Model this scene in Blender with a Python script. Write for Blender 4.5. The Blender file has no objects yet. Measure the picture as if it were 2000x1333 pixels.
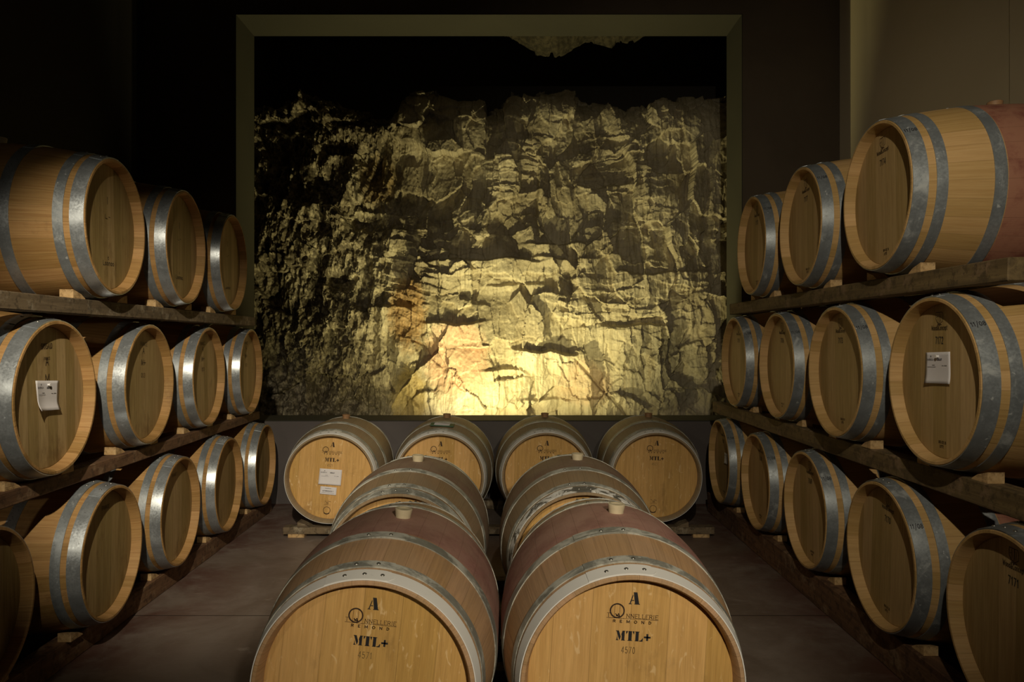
import bpy, bmesh, math, random
import numpy as np
from mathutils import Vector, Matrix

random.seed(7)
R = math.radians
C = bpy.context.scene.collection
SC = bpy.context.scene

# ------------------------------------------------------------------ camera, world, exposure, lights
HC = 1.33                       # camera height
FPX = 1400.0                    # focal length in pixels of a 2000 px wide frame
WALL_Y = 5.85                   # face of the back wall
cam_d = bpy.data.cameras.new('camera')
cam_d.sensor_width = 36.0
cam_d.lens = 36.0 * FPX / 2000.0
cam_d.clip_start = 0.05
cam = bpy.data.objects.new('camera', cam_d)
C.objects.link(cam)
cam.location = (0, 0, HC)
cam.rotation_euler = (R(90), 0, 0)
SC.camera = cam
SC.view_settings.view_transform = 'Standard'
SC.view_settings.look = 'None'
SC.view_settings.gamma = 1.0
SC.view_settings.use_curve_mapping = False
SC.view_settings.exposure = 0.0
w = bpy.data.worlds.new('world')
SC.world = w
w.use_nodes = True
w.node_tree.nodes['Background'].inputs[0].default_value = (1.0, 0.86, 0.62, 1)
w.node_tree.nodes['Background'].inputs[1].default_value = 0.006


def spot(name, loc, target, watts, color, angle, blend=0.5, radius=0.04):
    d = bpy.data.lights.new(name, 'SPOT')
    d.energy = watts
    d.color = color
    d.spot_size = R(angle)
    d.spot_blend = blend
    d.shadow_soft_size = radius
    o = bpy.data.objects.new(name, d)
    C.objects.link(o)
    o.location = loc
    o.rotation_euler = (Vector(target) - Vector(loc)).to_track_quat('-Z', 'Y').to_euler()
    return o


WARM = (1.0, 0.88, 0.66)
spot('ceiling_spot_left', (-0.45, 0.15, 2.80), (-1.58, 4.25, 0.55), 480, WARM, 36, 0.9, 0.025)
spot('ceiling_spot_right', (0.30, 0.05, 2.65), (1.28, 4.4, 1.45), 150, WARM, 72, 0.85, 0.025)
spot('front_spot_right', (0.62, -0.9, 2.10), (0.12, 2.1, 0.66), 250, WARM, 38, 0.9, 0.05)
spot('front_spot_left', (-1.50, -0.6, 2.10), (-1.10, 2.4, 1.05), 26, WARM, 60, 0.9, 0.05)
# floodlights on the ground of the rock cut, hidden behind the sill
FLOOD = (1.0, 0.87, 0.40)
spot('rock_floodlight_main', (-0.30, 6.34, 0.40), (0.15, 7.35, 3.1), 185, FLOOD, 150, 0.8, 0.03)
spot('rock_floodlight_right', (0.95, 6.36, 0.38), (0.60, 7.35, 3.2), 44, FLOOD, 130, 0.8, 0.03)
spot('rock_floodlight_near', (-0.55, 6.72, 0.36), (-0.50, 7.15, 1.2), 10, (1.0, 0.88, 0.62), 120, 0.8, 0.03)
spot('rock_floodlight_left', (-1.30, 6.36, 0.38), (-1.3, 7.35, 2.8), 30, FLOOD, 130, 0.8, 0.03)


# ------------------------------------------------------------------ node helpers
def new_mat(name):
    m = bpy.data.materials.new(name)
    m.use_nodes = True
    nt = m.node_tree
    b = nt.nodes['Principled BSDF']
    return m, nt, b


class N:
    def __init__(s, nt):
        s.nt = nt

    def node(s, t, **kw):
        n = s.nt.nodes.new(t)
        for k, v in kw.items():
            setattr(n, k, v)
        return n

    def link(s, a, b):
        s.nt.links.new(a, b)

    def put(s, sock, v):
        if isinstance(v, bpy.types.NodeSocket):
            s.link(v, sock)
        elif v is not None:
            sock.default_value = v

    def math(s, op, a, b=None, c=None, clamp=False):
        n = s.node('ShaderNodeMath', operation=op, use_clamp=clamp)
        s.put(n.inputs[0], a)
        s.put(n.inputs[1], b)
        s.put(n.inputs[2], c)
        return n.outputs[0]

    def vec(s, x, y, z):
        n = s.node('ShaderNodeCombineXYZ')
        s.put(n.inputs[0], x); s.put(n.inputs[1], y); s.put(n.inputs[2], z)
        return n.outputs[0]

    def xyz(s, v):
        n = s.node('ShaderNodeSeparateXYZ')
        s.link(v, n.inputs[0])
        return n.outputs

    def noise(s, v, scale=5, detail=4, rough=0.55, dist=0.0):
        n = s.node('ShaderNodeTexNoise')
        s.link(v, n.inputs['Vector'])
        n.inputs['Scale'].default_value = scale
        n.inputs['Detail'].default_value = detail
        n.inputs['Roughness'].default_value = rough
        n.inputs['Distortion'].default_value = dist
        return n.outputs[0]

    def white(s, v):
        n = s.node('ShaderNodeTexWhiteNoise')
        s.link(v, n.inputs['Vector'])
        return n.outputs[0]

    def ramp(s, f, lo, hi, smooth=True):
        n = s.node('ShaderNodeMapRange')
        n.clamp = True
        if smooth:
            n.interpolation_type = 'SMOOTHSTEP'
        s.put(n.inputs[0], f)
        n.inputs[1].default_value = lo
        n.inputs[2].default_value = hi
        return n.outputs[0]

    def maprange(s, f, a, b, c, d):
        n = s.node('ShaderNodeMapRange')
        n.clamp = True
        s.put(n.inputs[0], f)
        for i, v in enumerate((a, b, c, d)):
            n.inputs[i + 1].default_value = v
        return n.outputs[0]

    def mix(s, f, a, b, mode='MIX'):
        n = s.node('ShaderNodeMix', data_type='RGBA', blend_type=mode)
        s.put(n.inputs[0], f)
        s.put(n.inputs[6], a if isinstance(a, bpy.types.NodeSocket) else tuple(a) + (1,))
        s.put(n.inputs[7], b if isinstance(b, bpy.types.NodeSocket) else tuple(b) + (1,))
        return n.outputs[2]

    def bump(s, h, strength, dist=0.01):
        n = s.node('ShaderNodeBump')
        n.inputs['Strength'].default_value = strength
        n.inputs['Distance'].default_value = dist
        s.link(h, n.inputs['Height'])
        return n.outputs[0]

    def obj(s):
        return s.node('ShaderNodeTexCoord').outputs['Object']

    def rnd(s):
        return s.node('ShaderNodeObjectInfo').outputs['Random']


def mat_staves(name, base, dark, dust=None, dust_amt=0.0, centre=None, centre_w=0.17, centre_amt=1.0, soft=0.004, stain=0.3, var=0.35):
    m, nt, b = new_mat(name)
    n = N(nt)
    co = n.obj()
    x, y, z = n.xyz(co)
    rnd = n.rnd()
    ang = n.math('ARCTAN2', x, z)
    a = n.math('MULTIPLY', ang, 31 / (2 * math.pi))
    cell = n.math('FLOOR', a)
    fr = n.math('FRACT', a)
    wn = n.white(n.vec(cell, n.math('MULTIPLY', rnd, 57.0), 0.5))
    shift = n.math('MULTIPLY', wn, 9.0)
    gv = n.vec(n.math('MULTIPLY', ang, 26.0), n.math('ADD', n.math('MULTIPLY', y, 2.4), shift), n.math('MULTIPLY', rnd, 30.0))
    g = n.noise(gv, 1.6, 6, 0.65, 0.4)
    g2 = n.noise(n.vec(n.math('MULTIPLY', ang, 90.0), n.math('ADD', n.math('MULTIPLY', y, 5.0), shift), rnd), 1.5, 3, 0.6)
    col = n.mix(n.ramp(g, 0.3, 0.75), base, dark)
    v = n.math('ADD', n.maprange(wn, 0, 1, 1 - var, 1.12), n.maprange(g2, 0.3, 0.7, -0.08, 0.08))
    col = n.mix(1.0, col, n.vec(v, v, n.math('MULTIPLY', v, n.maprange(wn, 0, 1, 0.85, 1.05))), 'MULTIPLY')
    st = n.noise(n.vec(n.math('ADD', x, n.math('MULTIPLY', rnd, 17.0)), y, z), 7, 6, 0.7)
    col = n.mix(n.math('MULTIPLY', n.ramp(st, 0.55, 0.8), stain), col, (0.10, 0.045, 0.018))
    if centre:
        ed = n.math('ADD', n.math('ABSOLUTE', y), n.math('MULTIPLY', n.math('SUBTRACT', st, 0.5), soft * 2.5))
        msk = n.maprange(ed, centre_w - soft, centre_w + soft, centre_amt, 0.0)
        cc = n.mix(n.ramp(st, 0.42, 0.68), centre, tuple(c * q_ for c, q_ in zip(centre, (0.62, 0.45, 0.52))))
        col = n.mix(msk, col, cc)
    if dust:
        dn = n.noise(co, 5, 6, 0.65)
        col = n.mix(n.math('MULTIPLY', n.ramp(dn, 0.25, 0.65), dust_amt), col, dust)
    seam = n.math('MULTIPLY', n.ramp(n.math('ABSOLUTE', n.math('SUBTRACT', fr, 0.5)), 0.478, 0.5), 0.28)
    col = n.mix(seam, col, (0.03, 0.015, 0.006))
    n.link(col, b.inputs['Base Color'])
    b.inputs['Roughness'].default_value = 0.62
    b.inputs['Specular IOR Level'].default_value = 0.3
    hgt = n.math('SUBTRACT', n.math('MULTIPLY', g2, 0.5), n.math('MULTIPLY', seam, 1.5))
    n.link(n.bump(hgt, 0.35, 0.003), b.inputs['Normal'])
    return m


def mat_head(name, base, dark, var=0.3, stain=0.25, flecks=0.0, plank=0.082):
    m, nt, b = new_mat(name)
    n = N(nt)
    co = n.obj()
    x, y, z = n.xyz(co)
    rnd = n.rnd()
    a = n.math('DIVIDE', n.math('ADD', x, n.math('ADD', 2.0, n.math('MULTIPLY', rnd, 0.05))), plank)
    cell = n.math('FLOOR', a)
    fr = n.math('FRACT', a)
    wn = n.white(n.vec(cell, n.math('MULTIPLY', rnd, 91.0), 0.3))
    sh = n.math('MULTIPLY', wn, 7.0)
    g = n.noise(n.vec(n.math('MULTIPLY', x, 55.0), n.math('ADD', n.math('MULTIPLY', z, 3.0), sh), n.math('MULTIPLY', rnd, 20)), 1.2, 6, 0.65, 0.6)
    g2 = n.noise(n.vec(n.math('MULTIPLY', x, 260.0), n.math('ADD', n.math('MULTIPLY', z, 9.0), sh), rnd), 1.0, 3, 0.6)
    col = n.mix(n.ramp(g, 0.3, 0.75), base, dark)
    v = n.math('ADD', n.maprange(wn, 0, 1, 1 - var, 1.1), n.maprange(g2, 0.3, 0.7, -0.1, 0.1))
    col = n.mix(1.0, col, n.vec(v, v, n.math('MULTIPLY', v, n.maprange(wn, 0, 1, 0.82, 1.05))), 'MULTIPLY')
    st = n.noise(n.vec(n.math('ADD', n.math('MULTIPLY', x, 1.6), n.math('MULTIPLY', rnd, 23.0)), y, n.math('MULTIPLY', z, 0.7)), 8, 6, 0.7)
    low = n.maprange(z, -0.27, -0.1, 0.12, 0.0)
    col = n.mix(n.math('MULTIPLY', n.ramp(n.math('ADD', st, low), 0.56, 0.78), stain), col, (0.11, 0.055, 0.02))
    if flecks:
        fl = n.noise(n.vec(n.math('MULTIPLY', x, 1.0), n.math('MULTIPLY', rnd, 9.0), n.math('MULTIPLY', z, 0.38)), 46, 3, 0.5, 1.2)
        col = n.mix(n.math('MULTIPLY', n.ramp(fl, 0.62, 0.72), flecks), col, (0.86, 0.62, 0.33))
    seam = n.math('MULTIPLY', n.ramp(n.math('ABSOLUTE', n.math('SUBTRACT', fr, 0.5)), 0.485, 0.5), 0.35)
    col = n.mix(seam, col, (0.05, 0.025, 0.01))
    n.link(col, b.inputs['Base Color'])
    b.inputs['Roughness'].default_value = 0.58
    b.inputs['Specular IOR Level'].default_value = 0.3
    n.link(n.bump(n.math('SUBTRACT', n.math('MULTIPLY', g2, 0.5), seam), 0.3, 0.002), b.inputs['Normal'])
    return m


def mat_hoop(name, col, oxide, amt, metallic=1.0, rough=0.42, lo=0.5, hi=0.62):
    m, nt, b = new_mat(name)
    n = N(nt)
    co = n.obj()
    x, y, z = n.xyz(co)
    rnd = n.rnd()
    ang = n.math('ARCTAN2', x, z)
    v = n.vec(n.math('MULTIPLY', ang, 2.2), n.math('MULTIPLY', y, 9.0), n.math('MULTIPLY', rnd, 40.0))
    a = n.noise(v, 1.6, 7, 0.7, 0.5)
    f = n.noise(co, 120, 3, 0.6)
    spk = n.noise(n.vec(x, n.math('ADD', y, rnd), z), 42, 4, 0.6)
    mk = n.math('MULTIPLY', n.ramp(a, lo, hi), amt)
    mk = n.math('MAXIMUM', mk, n.math('MULTIPLY', n.ramp(spk, 0.66, 0.72), 0.6))
    base = n.mix(n.ramp(f, 0.3, 0.7), tuple(c * 0.8 for c in col), col)
    base = n.mix(n.ramp(n.noise(co, 14, 5, 0.6), 0.35, 0.7), base, tuple(c * 0.68 for c in col))
    c2 = n.mix(mk, base, oxide)
    n.link(c2, b.inputs['Base Color'])
    n.link(n.math('MULTIPLY', n.math('SUBTRACT', 1.0, mk), metallic), b.inputs['Metallic'])
    n.link(n.math('ADD', n.maprange(f, 0.3, 0.7, rough - 0.06, rough + 0.06), n.math('MULTIPLY', mk, 0.3)), b.inputs['Roughness'])
    n.link(n.bump(n.math('ADD', n.math('MULTIPLY', f, 0.3), mk), 0.25, 0.001), b.inputs['Normal'])
    return m


def mat_plain(name, col, rough=0.6, metallic=0.0, var=0.25, scale=8.0, bump=0.0):
    m, nt, b = new_mat(name)
    n = N(nt)
    co = n.obj()
    f = n.noise(co, scale, 5, 0.6)
    c = n.mix(n.ramp(f, 0.3, 0.7), tuple(v * (1 - var) for v in col), col)
    n.link(c, b.inputs['Base Color'])
    b.inputs['Roughness'].default_value = rough
    b.inputs['Metallic'].default_value = metallic
    if bump:
        n.link(n.bump(f, bump, 0.004), b.inputs['Normal'])
    return m


def mat_beam(name, base, dark, pale):
    m, nt, b = new_mat(name)
    n = N(nt)
    co = n.obj()
    x, y, z = n.xyz(co)
    g = n.noise(n.vec(n.math('MULTIPLY', x, 22.0), n.math('MULTIPLY', y, 1.6), n.math('MULTIPLY', z, 26.0)), 1.0, 6, 0.65, 0.5)
    s = n.noise(co, 9, 6, 0.7)
    col = n.mix(n.ramp(g, 0.3, 0.7), base, dark)
    col = n.mix(n.math('MULTIPLY', n.ramp(s, 0.52, 0.66), 0.8), col, pale)
    s2 = n.noise(co, 24, 5, 0.7)
    col = n.mix(n.math('MULTIPLY', n.ramp(s2, 0.50, 0.62), 0.7), col, tuple(c * 0.5 for c in dark))
    n.link(col, b.inputs['Base Color'])
    b.inputs['Roughness'].default_value = 0.8
    n.link(n.bump(n.math('ADD', g, n.math('MULTIPLY', s, 0.5)), 0.6, 0.006), b.inputs['Normal'])
    return m


M = {}
M['staves_pale'] = mat_staves('pale_oak_staves', (0.58, 0.375, 0.165), (0.48, 0.29, 0.115), centre=(0.35, 0.165, 0.105), centre_w=0.168, soft=0.002, stain=0.06, var=0.20)
M['staves_aged'] = mat_staves('aged_oak_staves', (0.50, 0.300, 0.120), (0.36, 0.190, 0.066), stain=0.55, var=0.25)
M['staves_dusty'] = mat_staves('dusty_oak_staves', (0.34, 0.225, 0.120), (0.24, 0.155, 0.080), dust=(0.30, 0.245, 0.165), dust_amt=0.75, stain=0.45, var=0.10)
M['staves_wine'] = mat_staves('wine_stained_oak_staves', (0.54, 0.320, 0.165), (0.38, 0.22, 0.110), dust=(0.42, 0.315, 0.225), dust_amt=0.35, centre=(0.36, 0.180, 0.165), centre_w=0.165, centre_amt=0.90, soft=0.012, stain=0.45, var=0.10)
M['staves_wine_dusty'] = mat_staves('dusty_wine_stained_staves', (0.34, 0.215, 0.115), (0.24, 0.15, 0.078), dust=(0.27, 0.215, 0.145), dust_amt=0.6, centre=(0.21, 0.125, 0.105), centre_w=0.165, centre_amt=0.8, soft=0.012, stain=0.5, var=0.10)
M['head_pale'] = mat_head('pale_oak_head', (0.50, 0.345, 0.165), (0.39, 0.255, 0.110), stain=0.10, var=0.22)
M['head_aged'] = mat_head('aged_oak_head', (0.42, 0.300, 0.140), (0.31, 0.205, 0.085), stain=0.6, var=0.30, plank=0.066)
M['head_gold'] = mat_head('golden_oak_head', (0.68, 0.41, 0.150), (0.55, 0.315, 0.105), stain=0.35, var=0.16, flecks=0.6, plank=0.105)
M['hoop_steel'] = mat_hoop('galvanised_hoop', (0.33, 0.36, 0.385), (0.55, 0.57, 0.57), 0.6, metallic=0.45, rough=0.42, lo=0.52, hi=0.72)
M['hoop_bright'] = mat_hoop('bright_hoop', (0.52, 0.56, 0.60), (0.40, 0.42, 0.43), 0.6, metallic=0.65, rough=0.32, lo=0.55, hi=0.8)
M['hoop_white'] = mat_hoop('white_oxidised_hoop', (0.34, 0.335, 0.30), (0.80, 0.79, 0.77), 1.0, metallic=0.3, rough=0.5, lo=0.22, hi=0.36)
M['hoop_patchy'] = mat_hoop('patchy_oxidised_hoop', (0.36, 0.36, 0.32), (0.54, 0.535, 0.48), 0.85, metallic=0.3, rough=0.5, lo=0.44, hi=0.60)
M['rivet'] = mat_plain('rivet_steel', (0.42, 0.41, 0.38), 0.4, 0.9, 0.3, 60)
M['bung'] = mat_plain('silicone_bung', (0.62, 0.53, 0.36), 0.5, 0.0, 0.12, 30)
M['bung_dark'] = mat_plain('wooden_bung', (0.38, 0.21, 0.10), 0.6, 0.0, 0.3, 30)
M['ink'] = mat_plain('black_ink', (0.018, 0.016, 0.020), 0.7, 0, 0.5, 60)
M['burn'] = mat_plain('branded_mark', (0.055, 0.026, 0.012), 0.75, 0, 0.5, 80)
M['faint'] = mat_plain('faint_ink', (0.20, 0.135, 0.055), 0.75, 0, 0.3, 60)
M['paper'] = mat_plain('note_paper', (0.80, 0.77, 0.80), 0.85, 0, 0.05, 12)
M['grey_print'] = mat_plain('grey_print', (0.20, 0.19, 0.21), 0.8, 0, 0.3, 80)
M['pin'] = mat_plain('pin_plastic', (0.75, 0.74, 0.76), 0.35, 0, 0.05, 10)
M['green'] = mat_plain('green_plastic', (0.035, 0.105, 0.050), 0.5, 0, 0.3, 30)
M['beam_grey'] = mat_beam('weathered_grey_beam', (0.20, 0.145, 0.085), (0.10, 0.070, 0.040), (0.33, 0.28, 0.20))
M['beam_brown'] = mat_beam('brown_beam', (0.20, 0.105, 0.050), (0.10, 0.048, 0.024), (0.26, 0.17, 0.10))
M['beam_mossy'] = mat_beam('mossy_beam', (0.19, 0.130, 0.055), (0.10, 0.066, 0.028), (0.24, 0.155, 0.09))
M['chock'] = mat_beam('fresh_pine_chock', (0.60, 0.40, 0.19), (0.45, 0.28, 0.12), (0.66, 0.47, 0.25))


# ------------------------------------------------------------------ mesh helpers
def link_mesh(name, verts, faces, mat, parent=None, smooth=True, sharp=35):
    me = bpy.data.meshes.new(name)
    me.from_pydata(verts, [], faces)
    bm = bmesh.new()
    bm.from_mesh(me)
    bmesh.ops.recalc_face_normals(bm, faces=bm.faces)
    if smooth:
        for f in bm.faces:
            f.smooth = True
        lim = R(sharp)
        for e in bm.edges:
            if len(e.link_faces) == 2 and e.calc_face_angle(0) > lim:
                e.smooth = False
    bm.to_mesh(me)
    bm.free()
    me.materials.append(mat)
    o = bpy.data.objects.new(name, me)
    C.objects.link(o)
    if parent:
        o.parent = parent
    return o


def flat_mesh(name, verts, faces, mat, parent=None):
    """Thin printed marks: normals as given."""
    me = bpy.data.meshes.new(name)
    me.from_pydata(verts, [], faces)
    me.materials.append(mat)
    o = bpy.data.objects.new(name, me)
    C.objects.link(o)
    if parent:
        o.parent = parent
    return o


def lathe(section, seg=96, closed=False):
    """Revolve (s, r) points about the local Y axis."""
    vs, fs = [], []
    k = len(section)
    for i in range(seg):
        a = 2 * math.pi * i / seg
        ca, sa = math.cos(a), math.sin(a)
        for s, r in section:
            vs.append((r * sa, s, r * ca))
    for i in range(seg):
        j = (i + 1) % seg
        for q in range(k if closed else k - 1):
            p = (q + 1) % k
            fs.append((i * k + q, i * k + p, j * k + p, j * k + q))
    return vs, fs


def box(x0, x1, y0, y1, z0, z1):
    v = [(x, y, z) for x in (x0, x1) for y in (y0, y1) for z in (z0, z1)]
    f = [(0, 1, 3, 2), (4, 6, 7, 5), (0, 4, 5, 1), (2, 3, 7, 6), (0, 2, 6, 4), (1, 5, 7, 3)]
    return v, f


def bevel_obj(o, wd=0.004, seg=2):
    md = o.modifiers.new('bevel', 'BEVEL')
    md.width = wd
    md.segments = seg
    md.limit_method = 'ANGLE'
    return o


def empty(name, loc, rot=(0, 0, 0), sc=1.0):
    o = bpy.data.objects.new(name, None)
    C.objects.link(o)
    o.location = loc
    o.rotation_euler = rot
    o.scale = (sc, sc, sc)
    o.empty_display_size = 0.1
    return o


def tag(o, label=None, cat=None, group=None, kind=None):
    if label: o['label'] = label
    if cat: o['category'] = cat
    if group: o['group'] = group
    if kind: o['kind'] = kind
    return o


# ------------------------------------------------------------------ lettering (own stroke font, unit height, baseline 0)
def arc(cx, cy, rx, ry, a0, a1, n=10):
    return [(cx + rx * math.cos(R(a0 + (a1 - a0) * i / n)), cy + ry * math.sin(R(a0 + (a1 - a0) * i / n))) for i in range(n + 1)]


G = {
    '0': (0.55, [arc(.27, .5, .24, .5, 0, 360, 18)]),
    '1': (0.35, [[(.05, .8), (.2, 1), (.2, 0)]]),
    '2': (0.55, [arc(.27, .73, .23, .27, 160, -35, 9) + [(.03, 0), (.52, 0)]]),
    '3': (0.55, [arc(.25, .75, .22, .25, 150, -90, 9), arc(.25, .26, .25, .26, 90, -150, 9)]),
    '4': (0.58, [[(.42, 0), (.42, 1), (.03, .3), (.56, .3)]]),
    '5': (0.55, [[(.48, 1), (.1, 1), (.06, .55)] + arc(.26, .32, .25, .32, 110, -150, 10)]),
    '6': (0.55, [[(.42, 1), (.1, .5)], arc(.27, .3, .24, .3, 0, 360, 16)]),
    '7': (0.5, [[(.02, 1), (.48, 1), (.16, 0)]]),
    '8': (0.55, [arc(.27, .75, .2, .25, 0, 360, 14), arc(.27, .26, .25, .26, 0, 360, 14)]),
    '9': (0.55, [arc(.27, .7, .24, .3, 0, 360, 16), [(.5, .62), (.18, 0)]]),
    'A': (0.62, [[(.02, 0), (.31, 1), (.6, 0)], [(.13, .35), (.49, .35)]]),
    'B': (0.56, [[(.06, 0), (.06, 1), (.28, 1)] + arc(.28, .76, .2, .24, 90, -90, 6) + [(.06, .52)], [(.28, .52)] + arc(.28, .26, .24, .26, 90, -90, 6) + [(.06, 0)]]),
    'Z': (0.54, [[(.03, 1), (.5, 1), (.03, 0), (.52, 0)]]),
    'C': (0.58, [arc(.32, .5, .28, .5, 50, 310, 12)]),
    'D': (0.58, [[(.06, 0), (.06, 1)], arc(.06, .5, .48, .5, 90, -90, 10), ]),
    'E': (0.5, [[(.48, 0), (.06, 0), (.06, 1), (.48, 1)], [(.06, .52), (.4, .52)]]),
    'F': (0.5, [[(.06, 0), (.06, 1), (.48, 1)], [(.06, .52), (.4, .52)]]),
    'I': (0.2, [[(.1, 0), (.1, 1)]]),
    'L': (0.5, [[(.06, 1), (.06, 0), (.48, 0)]]),
    'M': (0.75, [[(.05, 0), (.08, 1), (.37, .15), (.66, 1), (.69, 0)]]),
    'N': (0.64, [[(.06, 0), (.06, 1), (.57, 0), (.57, 1)]]),
    'O': (0.66, [arc(.33, .5, .3, .5, 0, 360, 18)]),
    'R': (0.58, [[(.06, 0), (.06, 1), (.3, 1)] + arc(.3, .75, .22, .25, 90, -90, 6) + [(.06, .5)], [(.28, .5), (.55, 0)]]),
    'S': (0.52, [arc(.27, .76, .21, .24, 40, 260, 8) + arc(.25, .26, .24, .26, 80, -140, 8)]),
    'T': (0.58, [[(.29, 0), (.29, 1)], [(.0, 1), (.58, 1)]]),
    'U': (0.6, [[(.06, 1), (.06, .3)] + arc(.3, .28, .24, .28, 180, 360, 8) + [(.54, 1)]]),
    'W': (0.85, [[(.02, 1), (.22, 0), (.42, .8), (.62, 0), (.82, 1)]]),
    'o': (0.5, [arc(.24, .32, .2, .32, 0, 360, 12)]),
    'd': (0.5, [arc(.23, .32, .19, .32, 0, 360, 12), [(.43, 0), (.43, 1)]]),
    'c': (0.45, [arc(.24, .32, .2, .32, 50, 310, 9)]),
    'n': (0.5, [[(.06, 0), (.06, .64)], arc(.25, .42, .19, .22, 180, 0, 6) + [(.44, 0)]]),
    'e': (0.5, [[(.05, .35), (.43, .35)] + arc(.24, .32, .2, .32, 10, 310, 10)]),
    'p': (0.5, [[(.06, -.3), (.06, .64)], arc(.26, .32, .19, .32, 0, 360, 12)]),
    't': (0.35, [[(.17, .95), (.17, .05), (.32, .0)], [(.02, .64), (.32, .64)]]),
    '&': (0.6, [[(.55, 0), (.12, .75)] + arc(.25, .82, .13, .18, 180, 0, 6) + [(.06, .28)] + arc(.24, .22, .19, .22, 180, 340, 6) + [(.55, .5)]]),
    '/': (0.42, [[(.0, -.35), (.42, 1.25)]]),
    '-': (0.4, [[(.05, .45), (.35, .45)]]),
    ' ': (0.35, []),
    '+': (0.7, [[(.35, .1), (.35, .9)], [(.0, .5), (.7, .5)]]),
}


class Ink:
    """Collects flat strokes in a (u, v) plane."""
    def __init__(s):
        s.v = []
        s.f = []

    def poly(s, pts):
        k = len(s.v)
        s.v += list(pts)
        s.f.append(tuple(range(k, k + len(pts))))

    def stroke(s, a, b, wd):
        dx, dy = b[0] - a[0], b[1] - a[1]
        L = math.hypot(dx, dy) or 1e-9
        ex, ey = dx / L * wd * .42, dy / L * wd * .42
        nx, ny = -dy / L * wd / 2, dx / L * wd / 2
        s.poly([(a[0] - ex - nx, a[1] - ey - ny), (b[0] + ex - nx, b[1] + ey - ny), (b[0] + ex + nx, b[1] + ey + ny), (a[0] - ex + nx, a[1] - ey + ny)])

    def line(s, pts, wd):
        for a, b in zip(pts, pts[1:]):
            s.stroke(a, b, wd)

    def ring(s, cx, cy, r0, r1, n=40):
        for i in range(n):
            a, b = 2 * math.pi * i / n, 2 * math.pi * (i + 1) / n
            s.poly([(cx + r0 * math.cos(a), cy + r0 * math.sin(a)), (cx + r1 * math.cos(a), cy + r1 * math.sin(a)),
                    (cx + r1 * math.cos(b), cy + r1 * math.sin(b)), (cx + r0 * math.cos(b), cy + r0 * math.sin(b))])

    def text(s, txt, u, v, h, wd, cond=1.0, gap=0.14, serif=False, width=None):
        """Centred at u, baseline v."""
        adv = [G[c][0] + gap for c in txt]
        tot = sum(adv) - gap
        if width:
            cond = width / (tot * h)
        x = u - tot * h * cond / 2
        for c, ad in zip(txt, adv):
            for pl in G[c][1]:
                P = [(x + p[0] * h * cond, v + p[1] * h) for p in pl]
                s.line(P, wd)
                if serif:
                    for e in (P[0], P[-1]):
                        if abs(e[1] - v) < h * .05 or abs(e[1] - v - h) < h * .05:
                            s.stroke((e[0] - h * .12, e[1]), (e[0] + h * .12, e[1]), wd * .6)
            x += ad * h * cond

    def stencil(s, c, u, v, h):
        """Heavy stencil capitals, unit-height polygons, left edge u."""
        P = {
            'A': [[(.36, 1), (.66, 1), (.86, .06), (.52, .06), (.44, .5)], [(.46, .0), (.92, .0), (.92, .06), (.46, .06)],
                  [(.30, .80), (.34, .70), (.16, .06), (.07, .06)], [(.0, 0), (.24, 0), (.24, .06), (.0, .06)], [(.24, .28), (.42, .28), (.42, .36), (.26, .36)]],
            'M': [[(.05, 1), (.30, 1), (.52, .38), (.40, .02), (.13, .72)], [(.0, .94), (.12, .94), (.12, 1), (.0, 1)],
                  [(.04, 0), (.28, 0), (.28, .06), (.20, .10), (.14, .55), (.10, .10), (.04, .06)],
                  [(.62, .05), (.90, .05), (.90, .95), (.66, .95), (.56, .62), (.62, .45)], [(.56, 0), (.97, 0), (.97, .06), (.56, .06)], [(.66, .94), (.97, .94), (.97, 1), (.66, 1)]],
            'T': [[(.26, .04), (.60, .04), (.60, .96), (.26, .96)], [(.18, 0), (.68, 0), (.68, .06), (.18, .06)],
                  [(.0, 1), (.19, 1), (.15, .86), (.03, .66)], [(.67, 1), (.86, 1), (.83, .66), (.71, .86)], [(.24, .94), (.62, .94), (.62, 1), (.24, 1)]],
            'L': [[(.06, .04), (.38, .04), (.38, .96), (.06, .96)], [(.0, 0), (.40, 0), (.40, .06), (.0, .06)], [(.0, .94), (.46, .94), (.46, 1), (.0, 1)],
                  [(.46, 0), (.80, 0), (.83, .36), (.76, .30), (.62, .10), (.46, .08)]],
            '+': [[(.24, .1), (.44, .1), (.44, .8), (.24, .8)], [(.0, .36), (.68, .36), (.68, .55), (.0, .55)]],
        }[c]
        for q in P:
            s.poly([(u + a * h, v + b * h) for a, b in q])

    def build(s, name, mat, parent, y, rot=0.0, du=0.0, dv=0.0):
        """Onto a plane facing local -Y at depth y."""
        cr, sr = math.cos(rot), math.sin(rot)
        vs = [(du + a * cr - b * sr, y, dv + a * sr + b * cr) for a, b in s.v]
        fs = []
        for f in s.f:
            # make every face look towards -Y
            p = [s.v[i] for i in f]
            ar = sum(p[i][0] * p[(i + 1) % len(p)][1] - p[(i + 1) % len(p)][0] * p[i][1] for i in range(len(p)))
            fs.append(f if ar > 0 else f[::-1])
        return flat_mesh(name, vs, fs, mat, parent)


# ------------------------------------------------------------------ barrels
KIND = {
    'pale': dict(L=.95, r=.29, B=.345, hoops=((.003, .052), (.078, .114), (.262, .303))),
    'aged': dict(L=.95, r=.29, B=.345, hoops=((.003, .052), (.074, .110), (.258, .300))),
    'dusty': dict(L=.92, r=.30, B=.360, hoops=((.003, .048), (.064, .094), (.245, .288))),
}
REC = 0.042


def prof(k, s):
    K = KIND[k]
    t = min(1.0, abs(s) / (K['L'] / 2))
    return K['B'] - (K['B'] - K['r']) * t ** 1.95


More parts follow.
